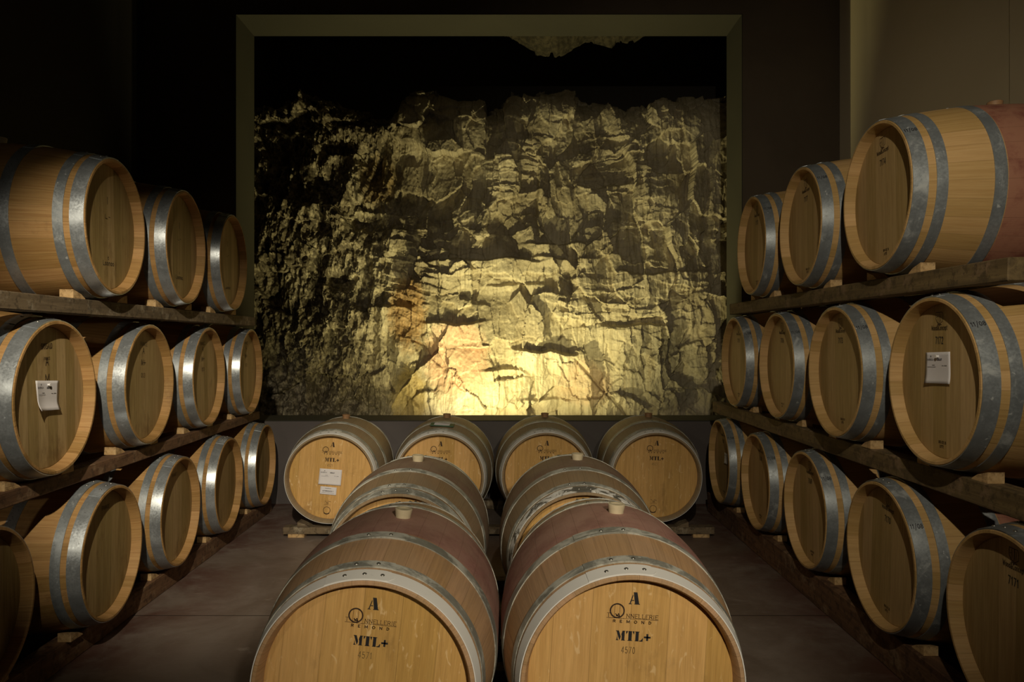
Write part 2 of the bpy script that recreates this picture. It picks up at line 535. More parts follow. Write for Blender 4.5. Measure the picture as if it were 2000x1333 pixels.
def make_barrel(k, staves, head, hoops, bung, name='wine_barrel'):
    K = KIND[k]
    H = K['L'] / 2
    r = K['r']
    root = empty(name, (0, 0, 0))
    ns = 34
    out = [(-H + 2 * H * i / ns, prof(k, -H + 2 * H * i / ns)) for i in range(ns + 1)]
    out[0] = (-H + .0015, out[0][1])
    out[-1] = (H - .0015, out[-1][1])
    sec = [(-H + REC + .012, r - .022), (-H + .010, r - .016), (-H, r - .0105), (-H, r - .002)] + out[0:] + \
          [(H, r - .002), (H, r - .0105), (H - .010, r - .016), (H - REC - .012, r - .022)]
    v, f = lathe(sec, 124)
    link_mesh('staves', v, f, M[staves], root, sharp=28)
    for sg in (-1, 1):
        # head: a bevelled disc set in the croze, made of jointed boards
        s0 = sg * (H - REC)
        v, f = lathe([(s0 + sg * -.014, .0001), (s0 + sg * -.014, r - .0195), (s0 - sg * .002, r - .0195), (s0, r - .024), (s0, .0001)], 96)
        hd = link_mesh('head', v, f, M[head], root, sharp=20)
        hd['side'] = sg
        for hi, (a, b) in enumerate(K['hoops']):
            sa, sb = sg * (H - a), sg * (H - b)
            th = .0024
            pts = 5
            ring_o = [(sa + (sb - sa) * i / pts, prof(k, sa + (sb - sa) * i / pts) + th + .0004) for i in range(pts + 1)]
            ring_i = [(s_, r_ - th - .0002) for s_, r_ in ring_o[::-1]]
            v, f = lathe(ring_o + ring_i, 124, closed=True)
            # overlapping tongue with a rounded end
            wdt = abs(b - a)
            a0, a1 = R(-26), R(9)
            nn = 16
            base = len(v)
            for i in range(nn + 1):
                aa = a0 + (a1 - a0) * i / nn
                rem = (a1 - aa) * r / (wdt / 2)
                half = 0.5 if rem >= 1 else 0.5 * math.sqrt(max(0.0, 1 - (1 - rem) ** 2)) + .02
                for q in (0, 1, 2, 3):
                    fr_ = (.5 - half, .5 - half, .5 + half, .5 + half)[q]
                    lift = (-.001, .0024, .0024, -.001)[q]
                    s_ = sa + (sb - sa) * fr_
                    rr = prof(k, s_) + th + lift
                    v.append((rr * math.sin(aa), s_, rr * math.cos(aa)))
            for i in range(nn):
                for q in range(3):
                    f.append((base + i * 4 + q, base + i * 4 + q + 1, base + (i + 1) * 4 + q + 1, base + (i + 1) * 4 + q))
            f.append((base, base + 1, base + 2, base + 3))
            f.append((base + nn * 4 + 3, base + nn * 4 + 2, base + nn * 4 + 1, base + nn * 4))
            hp = link_mesh('hoop', v, f, M[hoops[hi]], root, sharp=40)
            hp['side'] = sg
            hp['rank'] = hi
            # rivets
            degs = (-16, -6, 3) if hi == 0 else (-12, -1)
            for dg in degs:
                aa = R(dg)
                s_ = (sa + sb) / 2
                rr = prof(k, s_) + th + .0022
                rad = .0062
                vv, ff = [], []
                for ri, (q, hgt) in enumerate(((1, -.0015), (1, .0), (.86, .0016), (.5, .0030), (0.02, .0035))):
                    for j in range(12):
                        t = 2 * math.pi * j / 12
                        lx, ly = rad * q * math.cos(t), rad * q * math.sin(t)
                        R_ = rr + hgt
                        vv.append((R_ * math.sin(aa) + lx * math.cos(aa), s_ + ly, R_ * math.cos(aa) - lx * math.sin(aa)))
                for ri in range(4):
                    for j in range(12):
                        j2 = (j + 1) % 12
                        ff.append((ri * 12 + j, ri * 12 + j2, (ri + 1) * 12 + j2, (ri + 1) * 12 + j))
                ff.append(tuple(48 + j for j in range(12)))
                link_mesh('rivet', vv, ff, M['rivet'], hp, sharp=60)
    # bung: slightly tapered stopper with a shallow dish on top
    Bt = K['B']
    vv, ff = [], []
    prof_b = [(.024, -.010), (.025, .004), (.0285, .024), (.0285, .027), (.026, .029), (.020, .0285), (.017, .026), (.0005, .026)]
    for rr, hgt in prof_b:
        for j in range(28):
            t = 2 * math.pi * j / 28
            vv.append((rr * math.cos(t), rr * math.sin(t), Bt + hgt))
    for i in range(len(prof_b) - 1):
        for j in range(28):
            j2 = (j + 1) % 28
            ff.append((i * 28 + j, i * 28 + j2, (i + 1) * 28 + j2, (i + 1) * 28 + j))
    link_mesh('bung', vv, ff, M[bung], root, sharp=50)
    return root


def copy_tree(o, parent=None):
    c = o.copy()
    C.objects.link(c)
    c.parent = parent
    for ch in KIDS[o.name]:
        copy_tree(ch, c)
    return c


TEMPL = {
    'pale': make_barrel('pale', 'staves_pale', 'head_pale', ('hoop_steel', 'hoop_steel', 'hoop_steel'), 'bung_dark'),
    'aged': make_barrel('aged', 'staves_aged', 'head_aged', ('hoop_bright', 'hoop_steel', 'hoop_bright'), 'bung'),
    'wine': make_barrel('dusty', 'staves_wine', 'head_gold', ('hoop_white', 'hoop_patchy', 'hoop_patchy'), 'bung'),
    'winedusty': make_barrel('dusty', 'staves_wine_dusty', 'head_gold', ('hoop_patchy', 'hoop_patchy', 'hoop_patchy'), 'bung'),
    'dusty': make_barrel('dusty', 'staves_dusty', 'head_gold', ('hoop_white', 'hoop_patchy', 'hoop_patchy'), 'bung_dark'),
}
KIDS = {}
for o in list(bpy.data.objects):
    KIDS[o.name] = []
for o in list(bpy.data.objects):
    if o.parent:
        KIDS[o.parent.name].append(o)
used = set()


def barrel(t, loc, rot, label, group, roll=0.0, sc=1.0):
    if t in used:
        b = copy_tree(TEMPL[t])
    else:
        b = TEMPL[t]
        used.add(t)
    b.location = loc
    b.rotation_euler = (0, R(roll), R(rot))
    b.scale = (sc, sc, sc)
    tag(b, label, 'wine barrel', group)
    return b


def kids(o, stem, side=None, rank=None):
    r_ = [c for c in C.objects if c.parent == o and c.name.split('.')[0] == stem]
    if side is not None: r_ = [c for c in r_ if c.get('side') == side]
    if rank is not None: r_ = [c for c in r_ if c.get('rank') == rank]
    return r_


def y_head(k):
    return -(KIND[k]['L'] / 2 - REC) - .0012


def cooper_marks(b, number, ink='ink', small='burn', num_mat='faint'):
    hd = kids(b, 'head', -1)[0]
    y = y_head('dusty')
    dv = -.023
    i = Ink()
    i.stencil('A', -.026, .232, .033)
    i.build('stencilled_letter', M[ink], hd, y, du=.009, dv=dv)
    i = Ink()
    x = -.056
    for c, adv in (('M', 1.04), ('T', .93), ('L', .93), ('+', .8)):
        h = .0265
        i.stencil(c, x, .132, h)
        x += adv * h
    i.build('stencilled_grade', M[ink], hd, y, du=.009, dv=dv)
    i = Ink()
    i.ring(-.056, .212, .0168, .0206)
    i.line([(-.063, .228), (-.0635, .197)], .0008)
    i.line([(-.049, .228), (-.0495, .199)], .0008)
    i.line([(-.060, .2035), (-.055, .199), (-.052, .204), (-.049, .198)], .0022)
    i.line([(-.058, .199), (-.050, .1975)], .003)
    i.text('T', -.079, .1945, .0105, .0010, serif=True)
    i.text('NNELLERIE', .0125, .1945, .0105, .00115, serif=True, width=.086)
    i.stroke((-.084, .1920), (.057, .1920), .0010)
    i.text('REMOND', -.014, .1805, .0068, .0017, gap=1.05, width=.104)
    i.build('branded_logo', M[small], hd, y, du=.009, dv=dv)
    # maker's ring near the bottom of the head
    i = Ink()
    i.ring(-.012, -.222, .0215, .0245)
    for q in range(7):
        a = R(230 + q * 13)
        i.ring(-.012 + .0255 * math.cos(a), -.222 + .0255 * math.sin(a), .0, .0035, 8)
    i.line([(-.034, -.185), (.012, -.185)], .0012)
    i.line([(-.018, -.181), (-.014, -.166), (-.010, -.181), (-.006, -.166), (-.002, -.181)], .0016)
    i.line([(-.028, -.160), (-.020, -.163)], .0022)
    i.line([(-.008, -.160), (.010, -.163)], .0022)
    i.build('ring_emblem', M[small], hd, y)
    i = Ink()
    i.text(number, -.020, .098, .017, .0013, gap=.34, width=.037)
    i.build('serial_number', M[num_mat], hd, y, du=.009, dv=dv)


def pale_marks(b, number, date=True, bottom=True):
    hd = kids(b, 'head', -1)[0]
    y = y_head('pale')
    i = Ink()
    # barrel emblem
    cx, cy = -.012, .222
    i.line([(cx - .020, cy + .018), (cx + .018, cy + .018), (cx + .022, cy + .006), (cx + .020, cy - .014), (cx + .006, cy - .022), (cx - .012, cy - .018), (cx - .021, cy - .004), (cx - .020, cy + .018)], .0022)
    i.line([(cx - .008, cy + .016), (cx - .008, cy - .014)], .0018)
    i.line([(cx + .003, cy + .016), (cx + .003, cy - .016)], .0026)
    i.line([(cx + .012, cy + .012), (cx + .010, cy - .014)], .0018)
    i.line([(cx - .018, cy), (cx - .008, cy + .004)], .0016)
    i.line([(cx - .010, cy - .024), (cx + .014, cy - .026)], .003)
    i.text('Wood&Concept', -.012, .178, .0165, .0022, width=.098)
    i.build('branded_logo', M['burn'], hd, y)
    i = Ink()
    i.text(number, -.012, .130, .023, .0034, gap=.26, width=.046)
    i.build('serial_number', M['ink'], hd, y)
    if bottom:
        i = Ink()
        i.text('DDE-CEE 35', .004, -.218, .0085, .0014, width=.045)
        i.text('LOTTE', .000, -.233, .0085, .0014, width=.024)
        i.build('small_brand', M['burn'], hd, y)
    if date:
        hp = kids(b, 'hoop', -1, 0)[0]
        i = Ink()
        i.text('11/08', 0, -.008, .015, .0024, cond=1.15, gap=.2)
        K = KIND['pale']
        H = K['L'] / 2
        sm = -(H - .028)
        aa = R(50)                         # round towards the viewer's side
        vs = []
        for u, v_ in i.v:
            s_ = sm + u * .80
            a2 = aa - v_ / K['r']
            rr = prof('pale', s_) + .0024 + .0014
            vs.append((rr * math.sin(a2), s_, rr * math.cos(a2)))
        flat_mesh('handwritten_date', vs, i.f, M['ink'], hp)


def aged_marks(b, lines, mat='burn', top=.19, h=.016):
    hd = kids(b, 'head', -1)[0]
    i = Ink()
    v = top
    for tx, hh, wd in lines:
        i.text(tx, 0, v, hh, hh * .13, width=wd)
        v -= hh * 2.1
    i.build('branded_mark', M[mat], hd, y_head('aged'))


def note(parent_b, k, u, v, wd, ht, label, tilt=0.0, pin=True, curl=.006, big=True):
    """A sheet pinned to a head: its own thing."""
    mw = parent_b.matrix_world if False else Matrix.LocRotScale(parent_b.location, parent_b.rotation_euler, parent_b.scale)
    y = y_head(k) - .003
    root = empty('paper_note', (0, 0, 0))
    root.matrix_world = mw @ Matrix.Translation((u, y, v)) @ Matrix.Rotation(R(-tilt), 4, 'Y')
    nx, ny = 10, 10
    vs, fs = [], []

    def dep(a, c):
        return -curl * (max(0, .5 - a) ** 2 * 3.2 * (1.2 - c) + max(0, .35 - c) ** 2 * 5) 
    for j in range(ny + 1):
        for i_ in range(nx + 1):
            a, c = i_ / nx, j / ny
            vs.append(((a - .5) * wd, dep(a, c), (c - .5) * ht))
    for j in range(ny):
        for i_ in range(nx):
            p = j * (nx + 1) + i_
            fs.append((p, p + 1, p + nx + 2, p + nx + 1))
    sh = link_mesh('sheet', vs, fs, M['paper'], root)
    so = sh.modifiers.new('thickness', 'SOLIDIFY')
    so.thickness = .0006
    so.offset = 1
    i = Ink()
    if big:
        i.text('BARRICA', -wd * .30, ht * .24, ht * .055, ht * .012, width=wd * .27)
        i.text('MERLOT', wd * .08, ht * .24, ht * .05, ht * .018, width=wd * .20)
        i.ring(-wd * .27, ht * .37, 0, ht * .030, 10)
        i.line([(-wd * .40, ht * .03), (-wd * .08, ht * .03)], ht * .012)
        i.line([(-wd * .22, ht * .09), (-wd * .12, ht * .09)], ht * .016)
        i.line([(wd * .18, ht * .07), (wd * .24, ht * .07)], ht * .016)
        i.line([(wd * .28, ht * .07), (wd * .37, ht * .07)], ht * .02)
    else:
        i.line([(-wd * .2, ht * .30), (wd * .16, ht * .30)], ht * .05)
        i.text('AUTORIZZATO 7', -wd * .02, -ht * .12, ht * .13, ht * .035, width=wd * .66)
        i.line([(-wd * .4, -ht * .28), (wd * .38, -ht * .28)], ht * .03)
    pr = i.build('printed_lines', M['grey_print'], sh, 0)
    for p in pr.data.vertices:
        a, c = p.co.x / wd + .5, p.co.z / ht + .5
        p.co.y = dep(a, c) - .0013
    if pin:
        v_, f_ = lathe([(-.0095, .0002), (-.0095, .0055), (-.0075, .0065), (-.005, .0035), (-.002, .005), (.0, .005)], 16)
        pn = link_mesh('push_pin', v_, f_, M['pin'], root)
        pn.location = (wd * .03, -.0005, ht * .36)
    tag(root, label, 'paper note')
    return root


# ------------------------------------------------------------------ setting
def mat_floor():
    m, nt, b = new_mat('stained_concrete_floor')
    n = N(nt)
    co = n.obj()
    x, y, z = n.xyz(co)
    a = n.noise(co, 1.3, 7, 0.62, 0.6)
    s = n.noise(n.vec(x, n.math('MULTIPLY', y, 2.2), z), 5.0, 8, 0.72, 0.8)
    f = n.noise(co, 60, 4, 0.7)
    col = n.mix(n.ramp(a, 0.3, 0.7), (0.135, 0.098, 0.076), (0.245, 0.20, 0.175))
    col = n.mix(n.math('MULTIPLY', n.ramp(s, 0.55, 0.75), 0.5), col, (0.36, 0.31, 0.275))
    col = n.mix(n.math('MULTIPLY', n.ramp(f, 0.6, 0.75), 0.35), col, (0.36, 0.30, 0.25))
    # red wine stains along the racks
    w_ = n.noise(co, 2.1, 6, 0.7, 0.4)
    rack = n.math('MAXIMUM', n.maprange(x, 1.1, 1.5, 0, 1), n.maprange(x, -1.3, -1.75, 0, 1))
    col = n.mix(n.math('MULTIPLY', n.math('MULTIPLY', rack, n.ramp(w_, 0.35, 0.6)), 0.75), col, (0.085, 0.025, 0.016))
    j = n.math('ABSOLUTE', n.math('SUBTRACT', n.math('FRACT', n.math('DIVIDE', n.math('ADD', y, 20.53), 3.0)), 0.5))
    jm = n.maprange(j, 0.4984, 0.4993, 0.0, 1.0)
    col = n.mix(jm, col, (0.02, 0.013, 0.01))
    n.link(col, b.inputs['Base Color'])
    n.link(n.maprange(s, 0.3, 0.7, 0.42, 0.62), b.inputs['Roughness'])
    n.link(n.bump(n.math('SUBTRACT', n.math('ADD', s, n.math('MULTIPLY', f, 0.4)), n.math('MULTIPLY', jm, 3.0)), 0.25, 0.004), b.inputs['Normal'])
    return m


def mat_wall(name, c1, c2, rough=0.8, bmp=0.2):
    m, nt, b = new_mat(name)
    n = N(nt)
    co = n.obj()
    a = n.noise(co, 0.9, 6, 0.6, 0.4)
    f = n.noise(co, 45, 5, 0.65)
    col = n.mix(n.ramp(a, 0.3, 0.7), c1, c2)
    n.link(col, b.inputs['Base Color'])
    b.inputs['Roughness'].default_value = rough
    n.link(n.bump(f, bmp, 0.002), b.inputs['Normal'])
    return m


M['floor'] = mat_floor()
M['wall_dark'] = mat_wall('dark_brown_plaster', (0.066, 0.046, 0.028), (0.088, 0.064, 0.040))
M['wall_unlit'] = mat_wall('unlit_wall_black', (0.012, 0.009, 0.007), (0.016, 0.012, 0.009))  # lack of light on the left wall, put into a near-black colour
M['wall_low'] = mat_wall('grey_plinth_paint', (0.10, 0.085, 0.085), (0.125, 0.11, 0.105))
M['wall_beige'] = mat_wall('beige_plaster', (0.50, 0.42, 0.29), (0.54, 0.46, 0.33))
M['reveal'] = mat_wall('olive_reveal_paint', (0.027, 0.025, 0.015), (0.035, 0.032, 0.019))
M['ceiling'] = mat_wall('dark_ceiling', (0.05, 0.04, 0.03), (0.06, 0.05, 0.04))


def struct(name, v, f, mat, smooth=False):
    o = link_mesh(name, v, f, mat, None, smooth=smooth)
    tag(o, kind='structure')
    return o


WX0, WX1, WZ0, WZ1 = -2.257, 1.880, 0.682, 4.00      # opening in the back wall
XL, XR, YB, ZC = -3.0, 2.675, 0.40, 4.7
v, f = box(XL - .2, XR + .2, -4.5, WALL_Y, -.1, 0); struct('floor', v, f, M['floor'])
v, f = box(XL - .2, XR + .2, -4.5, WALL_Y + .4, ZC, ZC + .1); struct('ceiling', v, f, M['ceiling'])
v, f = box(XR, XR + .2, -4.5, WALL_Y + .4, -.1, ZC); struct('wall_right', v, f, M['wall_beige'])
v, f = box(XL - .2, XL, -4.5, WALL_Y + .4, -.1, ZC); struct('wall_left', v, f, M['wall_unlit'])
v, f = box(XL - .2, XR + .2, -4.7, -4.5, -.1, ZC + .1); struct('wall_rear', v, f, M['wall_dark'])
# back wall with the opening, one mesh
vs, fs = [], []
for (a0, a1, b0, b1) in ((XL, WX0, -.1, ZC), (WX1, XR, -.1, ZC), (WX0, WX1, WZ1, ZC)):
    v, f = box(a0, a1, WALL_Y, WALL_Y + YB, b0, b1)
    k = len(vs); vs += v; fs += [tuple(i + k for i in q) for q in f]
struct('wall_back', vs, fs, M['wall_dark'])
v, f = box(WX0, WX1, WALL_Y + .001, WALL_Y + YB, -.1, WZ0 - .008); struct('wall_plinth', v, f, M['wall_low'])
# painted lining of the opening
vs, fs = [], []
t_ = .006
for (a0, a1, b0, b1) in ((WX0, WX0 + t_, WZ0, WZ1), (WX1 - t_, WX1, WZ0, WZ1), (WX0, WX1, WZ1 - t_, WZ1), (WX0 - .0, WX1, WZ0 - t_, WZ0)):
    v, f = box(a0, a1, WALL_Y - .003, WALL_Y + YB + .01, b0, b1)
    k = len(vs); vs += v; fs += [tuple(i + k for i in q) for q in f]
struct('trim_1', vs, fs, M['reveal'])
# shallow pier on the right wall
v, f = box(XR - .02, XR + .01, 3.30, 3.825, 0, ZC); struct('trim_2', v, f, M['wall_beige'])


# ------------------------------------------------------------------ rock face behind the opening
def hash2(i, j, s):
    h = np.sin(i * 127.1 + j * 311.7 + s * 74.7) * 43758.5453
    return h - np.floor(h)


def vnoise(x, y, s=0):
    xi, yi = np.floor(x), np.floor(y)
    xf, yf = x - xi, y - yi
    u, v_ = xf * xf * (3 - 2 * xf), yf * yf * (3 - 2 * yf)
    a, b_ = hash2(xi, yi, s), hash2(xi + 1, yi, s)
    c_, d_ = hash2(xi, yi + 1, s), hash2(xi + 1, yi + 1, s)
    return (a * (1 - u) + b_ * u) * (1 - v_) + (c_ * (1 - u) + d_ * u) * v_


def fbm(x, y, s=0, o=5, g=.5):
    r_, a, t = 0, 1, 0
    for k in range(o):
        r_ = r_ + a * vnoise(x * 2 ** k, y * 2 ** k, s + k * 3.1)
        t += a
        a *= g
    return r_ / t * 2 - 1


def cells(x, y, sx, sy, s, tilt=1.0):
    """Faceted blocks: every cell is a tilted plane at its own height; returns height (-1..1) and crack distance."""
    X, Y = x / sx, y / sy
    xi, yi = np.floor(X), np.floor(Y)
    d1 = np.full(x.shape, 9e9); d2 = np.full(x.shape, 9e9); h = np.zeros(x.shape)
    for a in (-1, 0, 1):
        for b_ in (-1, 0, 1):
            ci, cj = xi + a, yi + b_
            cx = ci + .5 + (hash2(ci, cj, s) - .5) * .9
            cy = cj + .5 + (hash2(ci, cj, s + 1.7) - .5) * .9
            dx, dy = X - cx, Y - cy
            d = np.maximum(np.abs(dx), np.abs(dy)) * .65 + np.sqrt(dx * dx + dy * dy) * .35
            hh = (hash2(ci, cj, s + 3.3) * 2 - 1) + tilt * ((hash2(ci, cj, s + 5.1) * 2 - 1) * dx + (hash2(ci, cj, s + 6.9) * 2 - 1) * dy)
            near = d < d1
            d2 = np.where(near, d1, np.minimum(d2, d))
            h = np.where(near, hh, h)
            d1 = np.where(near, d, d1)
    return h, d2 - d1


def sstep(a, b_, x):
    t = np.clip((x - a) / (b_ - a), 0, 1)
    return t * t * (3 - 2 * t)


RY = 7.35


def rock():
    nx, nz = 860, 640
    xs = np.linspace(-3.0, 2.67, nx)
    zs = np.linspace(0.15, 4.70, nz)
    X, Z = np.meshgrid(xs, zs)
    wx = X + .10 * fbm(X * 1.6, Z * 1.6, 11) + .03 * fbm(X * 6, Z * 6, 12)
    wz = Z + .10 * fbm(X * 1.5, Z * 1.5, 21) + .03 * fbm(X * 7, Z * 5, 22)
    left = 1 - sstep(-1.75, -0.95, X + .25 * fbm(X * 1.2, Z * 1.2, 5))
    wx = wx + .05 * fbm(X * 2.6, Z * 2.2, 13, 3)
    wz = wz + .30 * (X - .2) * fbm(X * .5 + 4, Z * .6, 23, 2) + .05 * fbm(X * 2.4, Z * 2.9, 24, 3)
    h1, c1 = cells(wx, wz, .72, .88, 2.0, 1.3)
    h2, c2 = cells(wx + .3, wz, .34, .42, 8.0, 1.1)
    h3, c3 = cells(wx, wz + .2, .15, .19, 14.0, 1.2)
    h4, c4 = cells(wx, wz, .060, .075, 31.0, 1.0)
    hl, cl = cells(wx * 1.0, wz, .30, .055, 44.0, .8)       # thin horizontal laminations
    lam = sstep(.1, .5, fbm(X * .9 + 3, Z * .9, 61)) * (1 - left)
    h5, c5 = cells(wx + .02 * fbm(X * 3, Z * 2, 55), wz, .17, .62, 52.0, 1.3)
    rough = .25 + .75 * sstep(-.15, .35, fbm(X * 1.4 + 7, Z * 1.1 + 2, 66, 3))
    d = .105 * h1 + .055 * h2 + .030 * h5 + rough * (.022 * h3 + .006 * h4) + .06 * fbm(X * 1.1, Z * .9, 67, 3) + .022 * hl * lam
    d += .009 * fbm(X * 26, Z * 3, 71, 4) + .008 * fbm(X * 9, Z * 7, 75, 5) + .006 * fbm(X * 60, Z * 30, 72, 3)
    # rough, deeply eroded part at the left
    er = 1 - np.abs(fbm(X * 3.2, Z * 1.5, 81, 6, .6))
    d += left * (.50 * (er - .78) + .035 * fbm(X * 7, Z * 4.5, 83, 6, .6) - .13)

    # named ledges seen in the photograph: px, py of the lit lower lip, half width px, protrusion, drop below
    def P(px, py):
        return (px - 1000) * RY / FPX, HC + (667 - py) * RY / FPX
    for px, py, hw, a, dr in ((940, 505, 110, .15, .35), (1085, 470, 55, .10, .20), (1068, 690, 62, .15, .22), (1250, 640, 70, .10, .4),
                              (885, 632, 60, .09, .20), (1190, 350, 70, .07, .25), (745, 600, 60, .08, .25), (1300, 530, 80, .08, .30),
                              (780, 215, 60, .08, .3), (1100, 780, 90, .07, .12), (740, 440, 70, .07, .3), (985, 730, 40, .09, .10), (1095, 500, 70, .06, .1), (1010, 560, 60, .05, .1)):
        x0, z0 = P(px, py)
        wv = hw * RY / FPX
        zz = z0 + .05 * fbm(X * 3.5, Z * 0 + px, 91, 4) + .0
        m = np.exp(-((X - x0) / wv) ** 4)
        below = np.clip(1 - (zz - Z) / dr, 0, 1) * (Z < zz + .0)
        above = np.clip(1 - (Z - zz) / .025, 0, 1) * (Z >= zz)
        d += .8 * a * m * (below + above)
    # diagonal crack low on the right, vertical groove
    x0, z0 = P(1185, 770)
    t = (X - x0) + (Z - z0) * .9
    d -= .05 * np.exp(-(t / .02) ** 2) * np.exp(-((Z - z0) / .35) ** 4)
    xg = P(1052, 400)[0]
    d += .07 * sstep(-.02, .02, X - xg - .02 * fbm(X * 0, Z * 4, 3)) * np.exp(-((Z - P(0, 380)[1]) / .35) ** 4) * np.exp(-((X - xg) / .4) ** 2)
    # the wall leans back, and breaks off to a dark void at the top
    crest = 4.02 + .16 * fbm(X * 1.3, X * 0, 101, 3) + .07 * h2 + .03 * h3
    Yp = RY - d + .17 * (Z - .8)
    over = np.clip(Z - crest, 0, None)
    Yp = Yp + over * 2.4 + .22 * sstep(0, .10, over) + .10 * h3 * sstep(0, .1, over)
    Yp = Yp + .5 * np.clip(Z - crest + .35, 0, .35) ** 2 * 2.5
    Zp = Z - np.clip(over, 0, 1) * .75
    co = np.stack([X, Yp, Zp], -1).reshape(-1, 3)
    idx = np.arange(nx * nz).reshape(nz, nx)
    q = np.stack([idx[:-1, :-1], idx[:-1, 1:], idx[1:, 1:], idx[1:, :-1]], -1).reshape(-1, 4)
    return co, q


def rock_ceiling():
    nx, ny = 360, 150
    X, Y = np.meshgrid(np.linspace(-3.0, 2.67, nx), np.linspace(6.27, 9.4, ny))
    h, c_ = cells(X + .1 * fbm(X * 2, Y * 2, 5), Y, .22, .28, 3.0, 1.0)
    h2, c2 = cells(X, Y + .1 * fbm(X * 3, Y * 3, 7), .08, .09, 6.0, 1.0)
    dip = .42 * np.exp(-((X - .38) / .42) ** 2 - ((Y - 7.5) / .5) ** 2) + .26 * np.exp(-((X - 1.15) / .40) ** 2 - ((Y - 7.5) / .5) ** 2)
    Z = 4.78 - dip + .05 * h + .022 * h2 + .02 * fbm(X * 9, Y * 9, 9)
    Z += .5 * sstep(7.7, 8.5, Y)
    co = np.stack([X, Y, Z], -1).reshape(-1, 3)
    idx = np.arange(nx * ny).reshape(ny, nx)
    q = np.stack([idx[:-1, :-1], idx[1:, :-1], idx[1:, 1:], idx[:-1, 1:]], -1).reshape(-1, 4)
    return co, q


def grid_obj(name, co, q, mat):
    me = bpy.data.meshes.new(name)
    me.vertices.add(len(co)); me.vertices.foreach_set('co', co.astype(np.float32).ravel())
    me.loops.add(q.size); me.loops.foreach_set('vertex_index', q.astype(np.int32).ravel())
    me.polygons.add(len(q)); me.polygons.foreach_set('loop_start', np.arange(0, q.size, 4, dtype=np.int32))
    me.update(calc_edges=True)
    me.materials.append(mat)
    o = bpy.data.objects.new(name, me)
    C.objects.link(o)
    return o


def mat_rock():
    m, nt, b = new_mat('quarried_limestone')
    n = N(nt)
    co = n.obj()
    x, y, z = n.xyz(co)
    a = n.noise(co, 1.7, 8, 0.65, 0.8)
    s = n.noise(n.vec(n.math('MULTIPLY', x, 9.0), y, n.math('MULTIPLY', z, 1.4)), 2.2, 7, 0.7, 0.4)
    f = n.noise(co, 70, 5, 0.7)
    g = n.noise(co, 14, 7, 0.7)
    col = n.mix(n.ramp(a, 0.32, 0.68), (0.34, 0.285, 0.185), (0.62, 0.55, 0.39))
    col = n.mix(n.math('MULTIPLY', n.ramp(s, 0.5, 0.75), 0.5), col, (0.22, 0.175, 0.11))
    col = n.mix(n.math('MULTIPLY', n.ramp(g, 0.52, 0.72), 0.5), col, (0.70, 0.62, 0.47))

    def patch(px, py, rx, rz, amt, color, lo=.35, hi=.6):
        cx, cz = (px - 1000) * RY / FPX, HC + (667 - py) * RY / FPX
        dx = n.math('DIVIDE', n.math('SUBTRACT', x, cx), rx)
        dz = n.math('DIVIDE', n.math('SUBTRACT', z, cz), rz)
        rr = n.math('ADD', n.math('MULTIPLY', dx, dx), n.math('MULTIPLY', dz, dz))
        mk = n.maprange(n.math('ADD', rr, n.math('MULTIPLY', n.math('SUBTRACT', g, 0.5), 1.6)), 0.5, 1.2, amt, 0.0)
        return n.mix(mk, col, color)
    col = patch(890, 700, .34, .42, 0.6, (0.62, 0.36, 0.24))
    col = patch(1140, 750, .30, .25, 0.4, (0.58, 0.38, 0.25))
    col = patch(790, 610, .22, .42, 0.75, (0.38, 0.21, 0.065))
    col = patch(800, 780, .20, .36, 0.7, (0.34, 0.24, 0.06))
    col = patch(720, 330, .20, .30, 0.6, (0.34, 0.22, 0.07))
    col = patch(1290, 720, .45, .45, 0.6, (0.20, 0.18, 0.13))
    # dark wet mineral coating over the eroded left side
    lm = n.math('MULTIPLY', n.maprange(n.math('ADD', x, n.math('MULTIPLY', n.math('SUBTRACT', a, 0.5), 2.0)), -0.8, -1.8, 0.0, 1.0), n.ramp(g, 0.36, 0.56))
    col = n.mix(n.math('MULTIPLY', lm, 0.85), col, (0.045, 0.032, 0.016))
    # pale mineral runs down the slabs
    run = n.noise(n.vec(n.math('MULTIPLY', x, 34.0), n.math('MULTIPLY', y, 2.0), n.math('MULTIPLY', z, 1.1)), 1.0, 5, 0.6, 0.3)
    col = n.mix(n.math('MULTIPLY', n.ramp(run, 0.48, 0.66), n.math('MULTIPLY', n.ramp(a, 0.40, 0.60), 0.55)), col, (0.23, 0.18, 0.10))
    # darker towards the top of the cut
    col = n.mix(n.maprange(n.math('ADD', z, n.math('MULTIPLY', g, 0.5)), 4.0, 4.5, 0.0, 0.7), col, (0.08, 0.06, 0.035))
    n.link(col, b.inputs['Base Color'])
    n.link(n.maprange(f, 0.3, 0.7, 0.38, 0.85), b.inputs['Roughness'])
    b.inputs['Specular IOR Level'].default_value = 0.45
    n.link(n.bump(n.math('ADD', n.math('ADD', n.math('MULTIPLY', f, 0.35), g), n.math('MULTIPLY', s, 0.6)), 0.55, 0.02), b.inputs['Normal'])
    return m


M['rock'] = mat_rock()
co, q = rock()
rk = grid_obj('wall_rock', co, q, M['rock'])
tag(rk, kind='structure')
co, q = rock_ceiling()
M['rock_dim'] = mat_plain('shade_darkened_rock', (0.075, 0.062, 0.035), 0.9, 0, 0.7, 22, 1.0)  # rock colour darkened to stand in for the weak light up here
rc = grid_obj('ceiling_rock', co, q, M['rock_dim'])
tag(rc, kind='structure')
# ground and end of the cut behind the wall
v, f = box(XL - .2, XR + .2, WALL_Y + YB, 9.4, -.1, .2); struct('floor_cavity', v, f, M['ceiling'])
v, f = box(XL - .2, XR + .2, 9.4, 9.5, -.1, 6); struct('wall_cavity', v, f, M['ceiling'])
for k_, (a0, a1) in enumerate(((XL - .2, XL), (XR, XR + .2))):
    v, f = box(a0, a1, WALL_Y + YB, 9.4, -.1, 6); struct('wall_cavity_side', v, f, M['ceiling'])


